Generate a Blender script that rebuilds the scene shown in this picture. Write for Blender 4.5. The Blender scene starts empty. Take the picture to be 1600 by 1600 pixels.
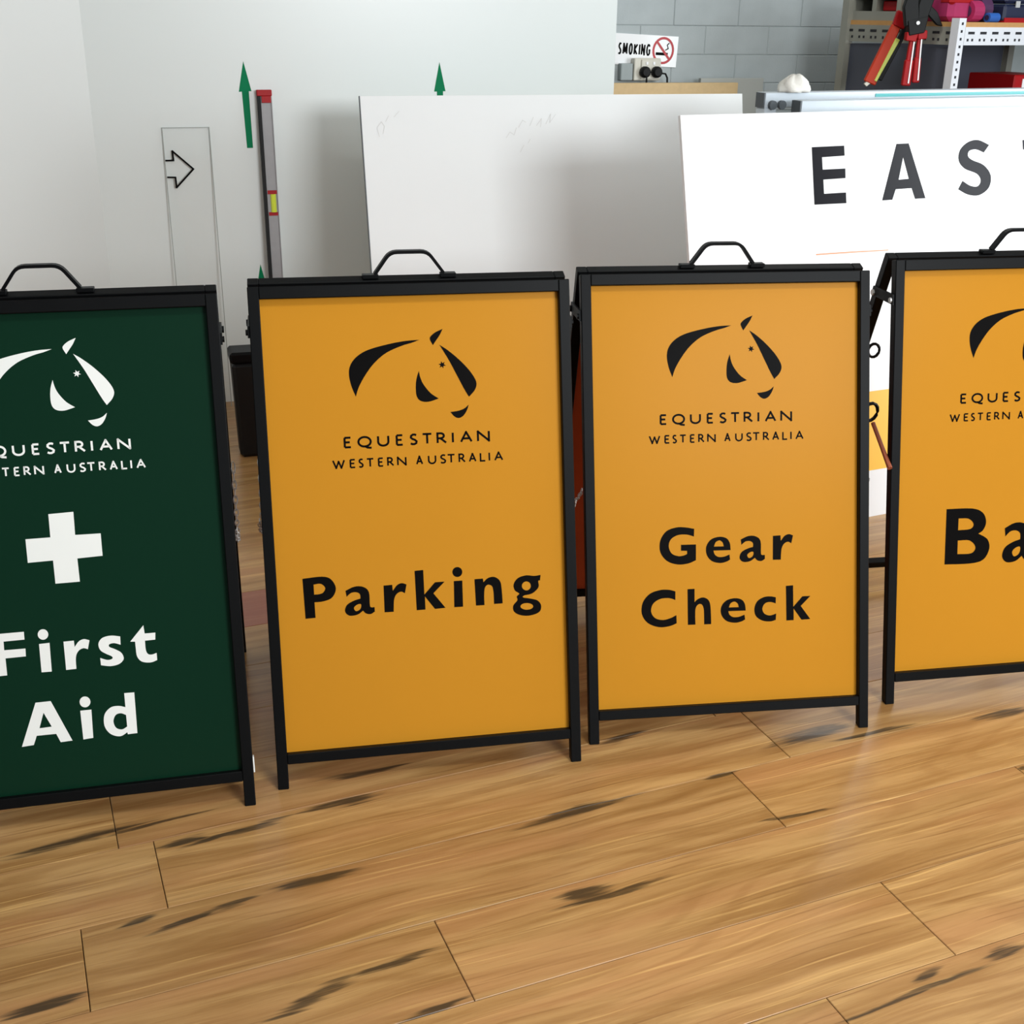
import bpy, bmesh, math, random
from mathutils import Vector, Matrix
random.seed(7)
C = bpy.context.scene.collection
sc = bpy.context.scene
# ------------------------------------------------------------------ camera, world, lights, exposure
CAM_F, CAM_PITCH, CAM_ROLL, CAM_H = 1911.423, 0.389744, 0.013869, 1.48582
PSI = 0.394231
SIGN_POSE = [(-0.81623, 1.97336, 0.23268, 0.26571), (-0.15734, 2.1583, 0.18863, 0.24891), (0.49314, 2.32478, 0.13643, 0.29147), (1.1893, 2.52312, 0.17446, 0.23024)]
FOOT_GAP = 0.0736
EAST_POSE = (0.43088, 0.24549, 1.25205, -0.64464, 1.17466, 3.63313, 0.0)

cp_, sp_ = math.cos(CAM_PITCH), math.sin(CAM_PITCH)
cr_, sr_ = math.cos(CAM_ROLL), math.sin(CAM_ROLL)
FW = Vector((0, cp_, -sp_)); RT0 = Vector((1, 0, 0)); UP0 = Vector((0, sp_, cp_))
RT = cr_ * RT0 + sr_ * UP0; UP = -sr_ * RT0 + cr_ * UP0
cam = bpy.data.cameras.new('camera'); cam_o = bpy.data.objects.new('camera', cam); C.objects.link(cam_o)
cam.sensor_width = 36; cam.lens = CAM_F / 1600 * 36; cam.clip_start = .02
m3 = Matrix((RT, UP, -FW)).transposed()
cam_o.matrix_world = Matrix.Translation((0, 0, CAM_H)) @ m3.to_4x4()
sc.camera = cam_o
vs = sc.view_settings
vs.view_transform = 'Standard'; vs.look = 'None'; vs.gamma = 1; vs.use_curve_mapping = False
vs.exposure = 0.16
world = bpy.data.worlds.new('world'); sc.world = world; world.use_nodes = True
bg = world.node_tree.nodes['Background']; bg.inputs[0].default_value = (.80, .88, 1, 1); bg.inputs[1].default_value = .2

def area(name, loc, aim, sx, sy, power, col):
    l = bpy.data.lights.new(name, 'AREA'); l.shape = 'RECTANGLE'; l.size = sx; l.size_y = sy; l.energy = power; l.color = col
    o = bpy.data.objects.new(name, l); C.objects.link(o); o.location = loc
    o.rotation_euler = (Vector(aim) - Vector(loc)).to_track_quat('-Z', 'Y').to_euler()
    return o
area('window_daylight_front', (2.75, -1.3, 2.15), (.3, 3.6, .8), 1.7, 1.0, 165, (.93, .97, 1))
area('window_daylight_right', (4.8, 3.5, 1.6), (.8, 3.4, .5), 2.4, 2.0, 150, (.90, .96, 1))
area('ceiling_tube', (.3, 1.2, 2.92), (.3, 1.3, 0), 1.4, .3, 24, (.97, 1, .97))
area('ceiling_tube', (1.4, 5.9, 2.92), (1.4, 6.0, 0), 1.2, .3, 17, (.97, 1, .97))

def at(x, y, Y):
    'the point on the sight line of a pixel at depth Y'
    d = FW + RT * ((x - 800) / CAM_F) - UP * ((y - 800) / CAM_F)
    return Vector((0, 0, CAM_H)) + d * (Y / d.y)

# ------------------------------------------------------------------ materials
def lin(c):
    return tuple(((v / 255) / 12.92 if v / 255 <= .04045 else ((v / 255 + .055) / 1.055) ** 2.4) for v in c) + (1,)

def mat(name, rgb, rough=.5, metal=0, spec=.5, noise=0, nscale=20, bump=0, bscale=200, coat=0, coat_rough=.1):
    m = bpy.data.materials.new(name); m.use_nodes = True
    nt = m.node_tree; b = nt.nodes['Principled BSDF']
    col = lin(rgb)
    b.inputs['Base Color'].default_value = col; b.inputs['Roughness'].default_value = rough
    b.inputs['Metallic'].default_value = metal; b.inputs['Specular IOR Level'].default_value = spec
    b.inputs['Coat Weight'].default_value = coat; b.inputs['Coat Roughness'].default_value = coat_rough
    tc = nt.nodes.new('ShaderNodeTexCoord')
    if noise:
        n = nt.nodes.new('ShaderNodeTexNoise'); n.inputs['Scale'].default_value = nscale; n.inputs['Detail'].default_value = 4
        nt.links.new(tc.outputs['Object'], n.inputs['Vector'])
        mx = nt.nodes.new('ShaderNodeMix'); mx.data_type = 'RGBA'
        mx.inputs[6].default_value = tuple(v * (1 - noise) for v in col[:3]) + (1,)
        mx.inputs[7].default_value = tuple(min(1, v * (1 + noise)) for v in col[:3]) + (1,)
        nt.links.new(n.outputs['Fac'], mx.inputs[0]); nt.links.new(mx.outputs[2], b.inputs['Base Color'])
    if bump:
        n2 = nt.nodes.new('ShaderNodeTexNoise'); n2.inputs['Scale'].default_value = bscale
        nt.links.new(tc.outputs['Object'], n2.inputs['Vector'])
        bp = nt.nodes.new('ShaderNodeBump'); bp.inputs['Strength'].default_value = bump; bp.inputs['Distance'].default_value = .002
        nt.links.new(n2.outputs['Fac'], bp.inputs['Height']); nt.links.new(bp.outputs['Normal'], b.inputs['Normal'])
    return m

M = dict(
    black=mat('black_powder_coat', (10, 11, 12), .45, spec=.1, noise=.15, bump=.05, bscale=600),
    yellow=mat('yellow_print', (190, 130, 37), .3, spec=.03, noise=.03, nscale=3),
    green=mat('green_print', (10, 43, 28), .25, spec=.15, noise=.04, nscale=3),
    ink=mat('black_ink', (14, 13, 13), .4, spec=.02),
    white_ink=mat('white_ink', (236, 238, 234), .4),
    link_rust=mat('rusty_steel', (150, 74, 44), .6, noise=.2, nscale=60),
    rust=mat('rust_red_back', (206, 92, 46), .6, noise=.1),
    white_board=mat('white_sheet', (230, 233, 232), .45, noise=.015, nscale=2, coat=.08, coat_rough=.3),
    white_sign=mat('white_sign_face', (240, 240, 240), .3, coat=.4, coat_rough=.08),
    vinyl=mat('charcoal_vinyl', (34, 34, 38), .2, spec=.06),
    band=mat('yellow_vinyl', (246, 190, 70), .35),
    wall=mat('white_wall_paint', (222, 228, 225), .38, noise=.012, nscale=1.5, bump=.02, bscale=90, coat=.25, coat_rough=.25),
    wall_matt=mat('matt_wall_paint', (222, 225, 222), .7, noise=.012, nscale=1.5),
    arrow_green=mat('green_vinyl', (0, 120, 76), .5, spec=.1),
    steel=mat('zinc_steel', (205, 205, 203), .4, metal=.4),
    alu=mat('aluminium', (186, 194, 200), .35, metal=.3, noise=.04),
    alu_dark=mat('dark_tube_end', (70, 76, 80), .5),
    teal=mat('teal_film', (70, 170, 170), .3),
    red=mat('red_plastic', (160, 20, 24), .45, spec=.2, noise=.06),
    orange=mat('orange_plastic', (184, 56, 30), .45, spec=.2),
    grey_alu=mat('grey_level_face', (150, 149, 150), .45, noise=.08, nscale=40),
    dark_rubber=mat('black_rubber', (12, 13, 13), .6, spec=.3, bump=.1),
    vial=mat('yellow_green_vial', (214, 226, 70), .15),
    block=mat('painted_block', (178, 186, 187), .75, noise=.12, nscale=7, bump=.5, bscale=120),
    mortar=mat('painted_mortar', (160, 168, 168), .85, noise=.06, bump=.4),
    cream=mat('cream_plastic', (214, 210, 196), .45),
    grey_board=mat('grey_board', (172, 174, 168), .6),
    pine=mat('pine_timber', (208, 178, 130), .6, noise=.12, nscale=30),
    ply=mat('shelf_board', (190, 142, 84), .6, noise=.1, nscale=40),
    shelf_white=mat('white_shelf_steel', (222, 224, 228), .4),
    grey_and_shade=mat('grey_and_shaded_steel', (140, 140, 130), .5),  # true grey on the parts rack; on the shelving, white steel with shade painted in
    slot=mat('shelf_slot_dark', (30, 31, 36), .7),
    slate=mat('slate_panel', (72, 76, 88), .55, noise=.1, nscale=5),
    cloth=mat('white_cloth', (222, 220, 212), .85, noise=.06, bump=.3),
    navy=mat('navy_plastic', (26, 34, 62), .45),
    blue=mat('blue_plastic', (40, 92, 170), .4),
    pink=mat('magenta_fabric', (160, 30, 84), .7, noise=.15),
    purple=mat('purple_fabric', (70, 34, 72), .7, noise=.15),
    lime=mat('lime_stripe', (196, 206, 90), .4),
    pencil=mat('pencil_grey', (216, 217, 215), .7),
    ceiling=mat('ceiling_paint', (225, 225, 222), .8),
    peach=mat('faint_orange_line', (224, 150, 108), .6),
    sign_red=mat('sign_red', (190, 40, 48), .4),
)

def floor_mat(name='oak_laminate', red=0):
    m = bpy.data.materials.new(name); m.use_nodes = True
    nt = m.node_tree; N = nt.nodes; Lk = nt.links.new; b = N['Principled BSDF']
    def nd(t, **k):
        n = N.new(t)
        for a, v in k.items(): setattr(n, a, v)
        return n
    def math_(op, a, b_=None, clamp=False):
        n = nd('ShaderNodeMath', operation=op, use_clamp=clamp)
        for i, v in enumerate((a, b_)):
            if v is None: continue
            if isinstance(v, (int, float)): n.inputs[i].default_value = v
            else: Lk(v, n.inputs[i])
        return n.outputs[0]
    def mixc(f, a, b_, mode='MIX'):
        n = nd('ShaderNodeMix', data_type='RGBA', blend_type=mode)
        for i, v in ((0, f), (6, a), (7, b_)):
            if isinstance(v, (int, float)): n.inputs[i].default_value = v
            elif isinstance(v, tuple): n.inputs[i].default_value = v
            else: Lk(v, n.inputs[i])
        return n.outputs[2]
    def rng(v, a, b_, c=0, d=1):
        n = nd('ShaderNodeMapRange', interpolation_type='SMOOTHSTEP')
        Lk(v, n.inputs[0])
        for i, x in enumerate((a, b_, c, d)): n.inputs[i + 1].default_value = x
        return n.outputs[0]
    tc = nd('ShaderNodeTexCoord'); oi = nd('ShaderNodeObjectInfo')
    sep = nd('ShaderNodeSeparateXYZ'); Lk(tc.outputs['Object'], sep.inputs[0])
    rx = math_('MULTIPLY', oi.outputs['Random'], 53.0); ry = math_('MULTIPLY', oi.outputs['Random'], 17.0)
    cx = math_('ADD', sep.outputs[0], rx); cy = math_('ADD', sep.outputs[1], ry)
    # long lazy waves in the grain
    wv = nd('ShaderNodeTexNoise'); wv.inputs['Scale'].default_value = 2.3; wv.inputs['Detail'].default_value = 1
    cmb0 = nd('ShaderNodeCombineXYZ'); Lk(cx, cmb0.inputs[0]); Lk(math_('MULTIPLY', cy, 2.5), cmb0.inputs[1]); Lk(cmb0.outputs[0], wv.inputs['Vector'])
    cyw = math_('ADD', cy, math_('MULTIPLY', math_('SUBTRACT', wv.outputs[0], .5), .035))
    def noise(sx, sy, detail=4, rough=.55, dist=0):
        c = nd('ShaderNodeCombineXYZ'); Lk(math_('MULTIPLY', cx, sx), c.inputs[0]); Lk(math_('MULTIPLY', cyw, sy), c.inputs[1])
        n = nd('ShaderNodeTexNoise'); n.inputs['Scale'].default_value = 1; n.inputs['Detail'].default_value = detail
        n.inputs['Roughness'].default_value = rough; n.inputs['Distortion'].default_value = dist
        Lk(c.outputs[0], n.inputs['Vector']); return n.outputs[0]
    g1 = noise(1.7, 26, 6, .62, .4); g2 = noise(9, 210, 3, .6); g3 = noise(1.6, 22, 4, .6, .8); g4 = noise(1.1, 9, 2, .5)
    col = mixc(rng(g1, .3, .7), lin((144, 104, 58)), lin((184, 145, 92)))
    col = mixc(math_('MULTIPLY', rng(g4, .45, .7), .55), col, lin((176, 126, 82)))
    col = mixc(math_('MULTIPLY', rng(g2, .5, .75), .3), col, lin((140, 94, 48)))
    g5 = noise(2.4, 150, 2, .5); g6 = noise(2.0, 120, 2, .5, .2)
    col = mixc(math_('MULTIPLY', rng(g5, .6, .7), .45), col, lin((112, 72, 36)))
    col = mixc(math_('MULTIPLY', rng(g6, .6, .72), .5), col, lin((214, 172, 108)))
    col = mixc(math_('MULTIPLY', rng(g3, .63, .74), .5), col, lin((112, 84, 54)))
    # cathedral figure: thin contour lines of a slow noise
    ring = noise(.8, 6, 1, .4, .25)
    bands = math_('SINE', math_('MULTIPLY', ring, 75.0))
    col = mixc(math_('MULTIPLY', rng(bands, .3, 1), .22), col, lin((134, 92, 50)))
    # per-board tone
    tone = nd('ShaderNodeHueSaturation'); Lk(col, tone.inputs['Color'])
    Lk(rng(oi.outputs['Random'], 0, 1, .92, 1.07), tone.inputs['Value'])
    col = tone.outputs[0]
    # the gum veins printed in the boards, each a tapered dark figure along the grain
    geo = nd('ShaderNodeNewGeometry'); rot = nd('ShaderNodeVectorRotate', rotation_type='Z_AXIS')
    Lk(geo.outputs['Position'], rot.inputs['Vector']); rot.inputs['Angle'].default_value = -PSI
    wn = nd('ShaderNodeTexNoise'); wn.inputs['Scale'].default_value = 9; wn.inputs['Detail'].default_value = 3
    mp = nd('ShaderNodeMapping'); mp.inputs['Scale'].default_value = (1, 3.5, 1); Lk(rot.outputs[0], mp.inputs[0]); Lk(mp.outputs[0], wn.inputs['Vector'])
    off = nd('ShaderNodeVectorMath', operation='MULTIPLY_ADD'); Lk(wn.outputs['Color'], off.inputs[0])
    off.inputs[1].default_value = (.03, .016, 0); off.inputs[2].default_value = (-.015, -.008, 0)
    wp = nd('ShaderNodeVectorMath', operation='ADD'); Lk(rot.outputs[0], wp.inputs[0]); Lk(off.outputs[0], wp.inputs[1])
    acc = None
    fjit = math_('MULTIPLY', math_('SUBTRACT', noise(5, 110, 3, .6), .5), 1.7)
    for (u, v, hl, hw, an) in STREAKS:
        mpn = nd('ShaderNodeMapping', vector_type='TEXTURE')
        mpn.inputs['Location'].default_value = (u, v, 0); mpn.inputs['Rotation'].default_value = (0, 0, an)
        mpn.inputs['Scale'].default_value = (hl * 1.15, hw * 1.35, 1e6)
        Lk(wp.outputs[0], mpn.inputs[0])
        ln = nd('ShaderNodeVectorMath', operation='LENGTH'); Lk(mpn.outputs[0], ln.inputs[0])
        f = rng(math_('ADD', ln.outputs['Value'], fjit), 1.0, .45)
        acc = f if acc is None else math_('MAXIMUM', acc, f)
    fine = noise(6, 120, 4, .65)
    acc = math_('MULTIPLY', acc, rng(fine, .30, .55, .6, 1))
    col = mixc(math_('MULTIPLY', acc, .93), col, lin((58, 46, 32)))
    if red: col = mixc(red, col, lin((142, 70, 56)))
    Lk(col, b.inputs['Base Color'])
    b.inputs['Roughness'].default_value = .28; b.inputs['Specular IOR Level'].default_value = .5
    bp = nd('ShaderNodeBump'); bp.inputs['Strength'].default_value = .08; bp.inputs['Distance'].default_value = .001
    Lk(g2, bp.inputs['Height']); Lk(bp.outputs[0], b.inputs['Normal'])
    return m

def clear_mat():
    m = bpy.data.materials.new('clear_acrylic'); m.use_nodes = True; nt = m.node_tree
    nt.nodes.remove(nt.nodes['Principled BSDF']); out = nt.nodes['Material Output']
    tr = nt.nodes.new('ShaderNodeBsdfTransparent'); tr.inputs[0].default_value = (.995, .997, .996, 1)
    gl = nt.nodes.new('ShaderNodeBsdfGlossy'); gl.inputs['Roughness'].default_value = .05
    mx = nt.nodes.new('ShaderNodeMixShader')
    mx.inputs[0].default_value = .015; nt.links.new(tr.outputs[0], mx.inputs[1]); nt.links.new(gl.outputs[0], mx.inputs[2])
    nt.links.new(mx.outputs[0], out.inputs[0]); return m
M['clear'] = clear_mat()
M['clear_edge'] = mat('acrylic_edge', (150, 156, 150), .3)
M['plank_gap'] = mat('plank_gap', (60, 42, 26), .8)

# ------------------------------------------------------------------ object helpers
def link(name, me, m, parent=None, smooth=False):
    o = bpy.data.objects.new(name, me); C.objects.link(o)
    if m is not None:
        for k in (m if isinstance(m, (list, tuple)) else [m]): me.materials.append(k)
    if parent is not None: o.parent = parent
    if smooth:
        for pl in me.polygons: pl.use_smooth = True
    return o
def obj(name, bm, m, parent=None, smooth=False, bevel=0):
    if bevel:
        bmesh.ops.bevel(bm, geom=bm.edges[:], offset=bevel, segments=1, affect='EDGES')
    bmesh.ops.recalc_face_normals(bm, faces=bm.faces[:])
    me = bpy.data.meshes.new(name); bm.to_mesh(me); bm.free()
    return link(name, me, m, parent, smooth)
def tag(o, label, cat, group=None):
    o['label'] = label; o['category'] = cat
    if group: o['group'] = group
    return o
def thing(name, label, cat, loc, rz=0, group=None):
    o = bpy.data.objects.new(name, None); C.objects.link(o); o.empty_display_size = .1
    o.location = loc; o.rotation_euler = (0, 0, rz)
    return tag(o, label, cat, group)
def struct(o):
    o['kind'] = 'structure'; return o

ident = lambda x, y, z: Vector((x, y, z))
def addbox(bm, x0, x1, y0, y1, z0, z1, f=ident):
    v = [bm.verts.new(f(x, y, z)) for x in (x0, x1) for y in (y0, y1) for z in (z0, z1)]
    for q in ((0, 1, 3, 2), (4, 6, 7, 5), (0, 4, 5, 1), (2, 3, 7, 6), (0, 2, 6, 4), (1, 5, 7, 3)):
        bm.faces.new([v[i] for i in q])
    return bm
def box(x0, x1, y0, y1, z0, z1, f=ident):
    return addbox(bmesh.new(), x0, x1, y0, y1, z0, z1, f)
def addtube(bm, pts, r, n=8, closed=False):
    pts = [Vector(p) for p in pts]; rings = []
    for i, p in enumerate(pts):
        a = pts[i - 1] if (i > 0 or closed) else p
        b = pts[(i + 1) % len(pts)] if (i < len(pts) - 1 or closed) else p
        t = (b - a).normalized()
        x = t.cross(Vector((0, 0, 1)))
        if x.length < 1e-3: x = t.cross(Vector((0, 1, 0)))
        x.normalize(); y = t.cross(x)
        rr = r[i] if isinstance(r, (list, tuple)) else r
        rings.append([bm.verts.new(p + rr * (math.cos(2 * math.pi * k / n) * x + math.sin(2 * math.pi * k / n) * y)) for k in range(n)])
    m = len(rings)
    for i in range(m if closed else m - 1):
        A, B = rings[i], rings[(i + 1) % m]
        for k in range(n):
            bm.faces.new((A[k], A[(k + 1) % n], B[(k + 1) % n], B[k]))
    if not closed:
        bm.faces.new(rings[0][::-1]); bm.faces.new(rings[-1])
    return bm
def addcyl(bm, a, b, r, n=14):
    return addtube(bm, [a, b], r, n)
def addprism(bm, pts, y0, y1, f=ident):
    A = [bm.verts.new(f(x, y0, z)) for x, z in pts]; B = [bm.verts.new(f(x, y1, z)) for x, z in pts]
    bm.faces.new(A); bm.faces.new(B[::-1]); n = len(pts)
    for k in range(n): bm.faces.new((A[k], B[k], B[(k + 1) % n], A[(k + 1) % n]))
    return bm
def strip(bm, pts, th, y0, y1, f=ident):
    'a flat bar of thickness th bent along a polyline in x, z'
    n = len(pts); P = [Vector((p[0], 0, p[1])) for p in pts]; L_, R_ = [], []
    for i in range(n):
        d = ((P[i] - P[i - 1]).normalized() if i else Vector()) + ((P[i + 1] - P[i]).normalized() if i < n - 1 else Vector())
        d.normalize(); nn = Vector((-d.z, 0, d.x)) * th / 2
        L_.append(P[i] + nn); R_.append(P[i] - nn)
    loop = L_ + R_[::-1]
    A = [bm.verts.new(f(p.x, y0, p.z)) for p in loop]; B = [bm.verts.new(f(p.x, y1, p.z)) for p in loop]
    m = len(loop)
    for k in range(m): bm.faces.new((A[k], B[k], B[(k + 1) % m], A[(k + 1) % m]))
    for k in range(n - 1):
        a, b, c, d = k, k + 1, m - 2 - k, m - 1 - k
        bm.faces.new((A[a], A[b], A[c], A[d])); bm.faces.new((B[d], B[c], B[b], B[a]))
    return bm
def soft(pts, r=.012, n=4):
    'round the inner corners of a polyline'
    out = [pts[0]]
    for i in range(1, len(pts) - 1):
        p = Vector(pts[i]); a = (Vector(pts[i - 1]) - p); b = (Vector(pts[i + 1]) - p)
        A = p + a.normalized() * min(r, a.length / 2); B = p + b.normalized() * min(r, b.length / 2)
        for k in range(n + 1):
            t = k / n; out.append(tuple(A * (1 - t) ** 2 + p * 2 * t * (1 - t) + B * t * t))
    return out + [pts[-1]]

# ------------------------------------------------------------------ lettering: outlines traced as shapes, in tenths of a millimetre
GLYPHS = {
 'k_P': [[(-2456,4339,1),(-2072,4358),(-1889,4293),(-1797,4101),(-1877,3918),(-2052,3848),(-2241,3838,1),(-2237,3516,1),(-2439,3511,1)],[(-2240,4205,1),(-2096,4212),(-2011,4123),(-2051,4033),(-2123,4002),(-2239,3997,1)]],
 'k_a': [[(-1607,4032,1),(-1425,4105),(-1248,4090),(-1136,3975),(-1127,3698),(-1094,3652),(-1035,3654,1),(-1033,3560,1),(-1120,3513),(-1217,3534),(-1272,3595,1),(-1390,3520),(-1553,3512),(-1636,3601),(-1596,3732),(-1456,3812),(-1312,3851,1),(-1320,3942),(-1389,3987),(-1496,3981),(-1591,3908,1)],[(-1314,3738),(-1396,3724),(-1454,3665),(-1419,3595),(-1343,3617),(-1307,3674)]],
 'k_r': [[(-831,4087,1),(-654,4092,1),(-647,3964,1),(-557,4075),(-457,4112),(-360,4078,1),(-401,3897,1),(-478,3936),(-572,3892),(-630,3772),(-648,3525,1),(-835,3529,1)]],
 'k_k': [[(-183,4350,1),(-5,4358,1),(-1,3842,1),(228,4084,1),(427,4084,1),(185,3855,1),(424,3531,1),(204,3524,1),(7,3801,1),(8,3524,1),(-174,3524,1)]],
 'k_i': [[(803,4260),(781,4200),(728,4166),(664,4170),(614,4212),(597,4274),(619,4334),(672,4368),(736,4364),(786,4323)],[(619,4081,1),(796,4082,1),(791,3528,1),(608,3531,1)]],
 'k_n': [[(1051,4092,1),(1229,4093,1),(1236,4015,1),(1340,4099),(1475,4110),(1589,4011),(1617,3822),(1627,3539,1),(1445,3539,1),(1440,3807),(1408,3925),(1324,3955),(1261,3888),(1242,3713),(1242,3529,1),(1063,3532,1)]],
 'k_g': [[(2451,4088,1),(2311,4077),(2141,4099),(1963,4050),(1871,3924),(1894,3796),(1986,3721),(1930,3664),(1941,3581),(1849,3472),(1865,3341),(2012,3254),(2217,3239),(2403,3301),(2442,3439),(2363,3551),(2194,3604),(2065,3634),(2087,3673),(2265,3708),(2399,3829),(2396,3959),(2434,3973,1)],[(2236,3868),(2216,3813),(2167,3781),(2109,3786),(2062,3824),(2046,3881),(2066,3935),(2114,3967),(2173,3963),(2220,3925)],[(2274,3427),(2246,3387),(2177,3366),(2093,3372),(2026,3403),(2001,3447),(2029,3487),(2097,3508),(2182,3502),(2249,3471)]],
 'g_G': [[(-749,4649,1),(-756,4480,1),(-914,4529),(-1114,4526),(-1273,4440),(-1323,4287),(-1262,4130),(-1120,4064),(-1005,4068),(-913,4101,1),(-912,4171,1),(-1050,4180,1),(-1048,4309,1),(-712,4304,1),(-716,3956,1),(-892,3891),(-1122,3878),(-1365,3965),(-1514,4168),(-1510,4421),(-1371,4621),(-1141,4696),(-941,4688)]],
 'g_e': [[(70,4147,1),(53,4300),(-21,4411),(-180,4451),(-368,4402),(-479,4252),(-472,4068),(-358,3921),(-170,3870),(-25,3895),(56,3937,1),(43,4051,1),(-82,4006),(-213,4008),(-293,4068),(-318,4152,1)],[(-306,4239,1),(-268,4333),(-181,4372),(-109,4321),(-86,4235,1)]],
 'g_C': [[(-1187,3286,1),(-1189,3094,1),(-1332,3143),(-1533,3133),(-1692,3032),(-1738,2864),(-1654,2718),(-1482,2664),(-1309,2695),(-1170,2757,1),(-1166,2574,1),(-1340,2517),(-1570,2509),(-1813,2612),(-1945,2818),(-1921,3072),(-1761,3257),(-1531,3331),(-1330,3327)]],
 'g_h': [[(-913,3322,1),(-754,3323,1),(-757,3025,1),(-670,3097),(-548,3120),(-438,3052),(-396,2899),(-385,2518,1),(-545,2520,1),(-548,2835),(-584,2956),(-656,2980),(-727,2909),(-745,2773),(-742,2524,1),(-913,2527,1)]],
 'g_c': [[(1095,3048,1),(1094,2910,1),(962,2948),(844,2919),(785,2807),(829,2696),(931,2648),(1020,2655),(1102,2682,1),(1093,2539,1),(960,2511),(784,2540),(638,2648),(603,2816),(669,2976),(816,3061),(962,3074)]],
 'f_cross': [[(-230,6149,1),(224,6161,1),(216,5715,1),(682,5709,1),(680,5274,1),(216,5260,1),(223,4808,1),(-222,4807,1),(-225,5257,1),(-680,5249,1),(-681,5703,1),(-233,5704,1)]],
 'f_F': [[(-1433,3932,1),(-874,3931,1),(-877,3778,1),(-1254,3775,1),(-1258,3607,1),(-876,3603,1),(-882,3450,1),(-1250,3447,1),(-1250,3115,1),(-1431,3112,1)]],
 'f_i': [[(-441,3835),(-465,3777),(-515,3744),(-574,3750),(-618,3792),(-631,3854),(-607,3912),(-556,3945),(-498,3939),(-454,3897)],[(-625,3665,1),(-433,3671,1),(-443,3105,1),(-629,3109,1)]],
 'f_r': [[(-179,3668,1),(11,3671,1),(14,3542,1),(97,3644),(194,3682),(297,3649,1),(252,3477,1),(172,3504),(80,3462),(20,3342),(8,3112,1),(-180,3109,1)]],
 'f_s': [[(867,3669,1),(862,3504,1),(744,3548),(653,3532),(652,3481),(757,3423),(863,3342),(895,3221),(806,3128),(640,3100),(465,3137,1),(463,3281,1),(592,3229),(682,3242),(680,3290),(573,3355),(476,3438),(455,3567),(532,3670),(692,3702)]],
 'f_t': [[(1315,3848,1),(1326,3682,1),(1527,3681,1),(1515,3542,1),(1320,3539,1),(1322,3353),(1358,3269),(1431,3252),(1518,3276,1),(1518,3131,1),(1388,3096),(1226,3132),(1148,3243),(1137,3404),(1134,3538,1),(1045,3547,1)]],
 'f_A': [[(-794,2526,1),(-516,2527,1),(-188,1700,1),(-407,1693,1),(-474,1868,1),(-831,1871,1),(-900,1694,1),(-1119,1682,1)],[(-668,2312,1),(-542,2020,1),(-768,2014,1)]],
 'f_j': [[(208,2431),(183,2370),(130,2336),(68,2343),(22,2387),(9,2453),(33,2514),(87,2548),(148,2541),(194,2496)],[(5,2277,1),(212,2277,1),(198,1709,1),(13,1698,1)]],
 'f_d': [[(846,2537,1),(1035,2533,1),(1026,1709,1),(845,1707,1),(839,1747,1),(698,1682),(524,1751),(426,1924),(445,2148),(570,2278),(720,2294),(846,2254,1)],[(845,2096,1),(752,2142),(652,2118),(599,1995),(639,1861),(746,1816),(846,1863,1)]],
 'b_B': [[(-1722,4514,1),(-1087,4497),(-813,4382),(-723,4166),(-788,3979),(-906,3897,1),(-675,3752),(-620,3523),(-760,3276),(-1083,3201),(-1731,3215,1)],[(-1415,4279,1),(-1168,4262),(-1037,4132),(-1114,4018),(-1418,4006,1)],[(-1418,3761,1),(-1126,3748),(-971,3586),(-1069,3443),(-1416,3442,1)]],
 'logo': [[(121,9038,1),(-136,9027),(-417,8989),(-738,8922),(-979,8846),(-1163,8730),(-1279,8577),(-1312,8401),(-1279,8182),(-1198,7956,1),(-1129,8146),(-982,8388),(-792,8618),(-545,8807),(-240,8931),(-38,8984)],[(596,9239,1),(453,9180),(359,9109),(330,9045),(388,8924,1),(445,9001),(531,9118)],[(519,8926,1),(680,8815),(896,8627),(1111,8389),(1239,8163),(1209,8003),(1080,7862,1),(994,8011),(843,8319),(692,8625)],[(82,8423,1),(26,8250),(6,8051),(25,7900),(102,7816),(253,7796),(462,7852,1),(301,7969),(167,8145),(108,8287)],[(1068,7705,1),(979,7632),(855,7589),(687,7570,1),(769,7475),(859,7441),(953,7487),(1029,7596)],[(634,8508,1),(584,8502,1),(580,8453,1),(551,8493,1),(506,8471,1),(526,8516,1),(484,8543,1),(534,8549,1),(537,8598,1),(567,8559,1),(612,8581,1),(592,8535,1)]],
 'e_E': [[(-1940,11506,1),(-733,11516,1),(-733,11219,1),(-1578,11201,1),(-1574,10840,1),(-727,10842,1),(-734,10557,1),(-1566,10544,1),(-1564,10129,1),(-740,10132,1),(-740,9812,1),(-1939,9823,1)]],
 'e_A': [[(1270,11510,1),(1756,11510,1),(2355,9817,1),(1932,9816,1),(1812,10150,1),(1181,10143,1),(1034,9830,1),(631,9828,1)],[(1309,10429,1),(1709,10440,1),(1516,11098,1)]],
 'e_S': [[(5041,11366,1),(4807,11136,1),(4481,11244),(4199,11204),(4147,11046),(4329,10915),(4794,10745),(5078,10419),(4990,10035),(4575,9814),(4105,9849),(3692,10034,1),(3888,10291,1),(4209,10124),(4518,10097),(4647,10281),(4484,10491),(3994,10663),(3752,10921),(3820,11250),(4162,11482),(4584,11533)]],
 'e_T': [[(6466,11480,1),(7948,11497,1),(7962,11195,1),(7472,11181,1),(7532,9768,1),(7053,9760,1),(6988,11181,1),(6487,11175,1)]],
 'e_scratch': [[(-1962,8366,1),(-633,8355,1),(807,8324,1),(806,8294,1),(-635,8316,1),(-1964,8328,1)]],
}
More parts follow.
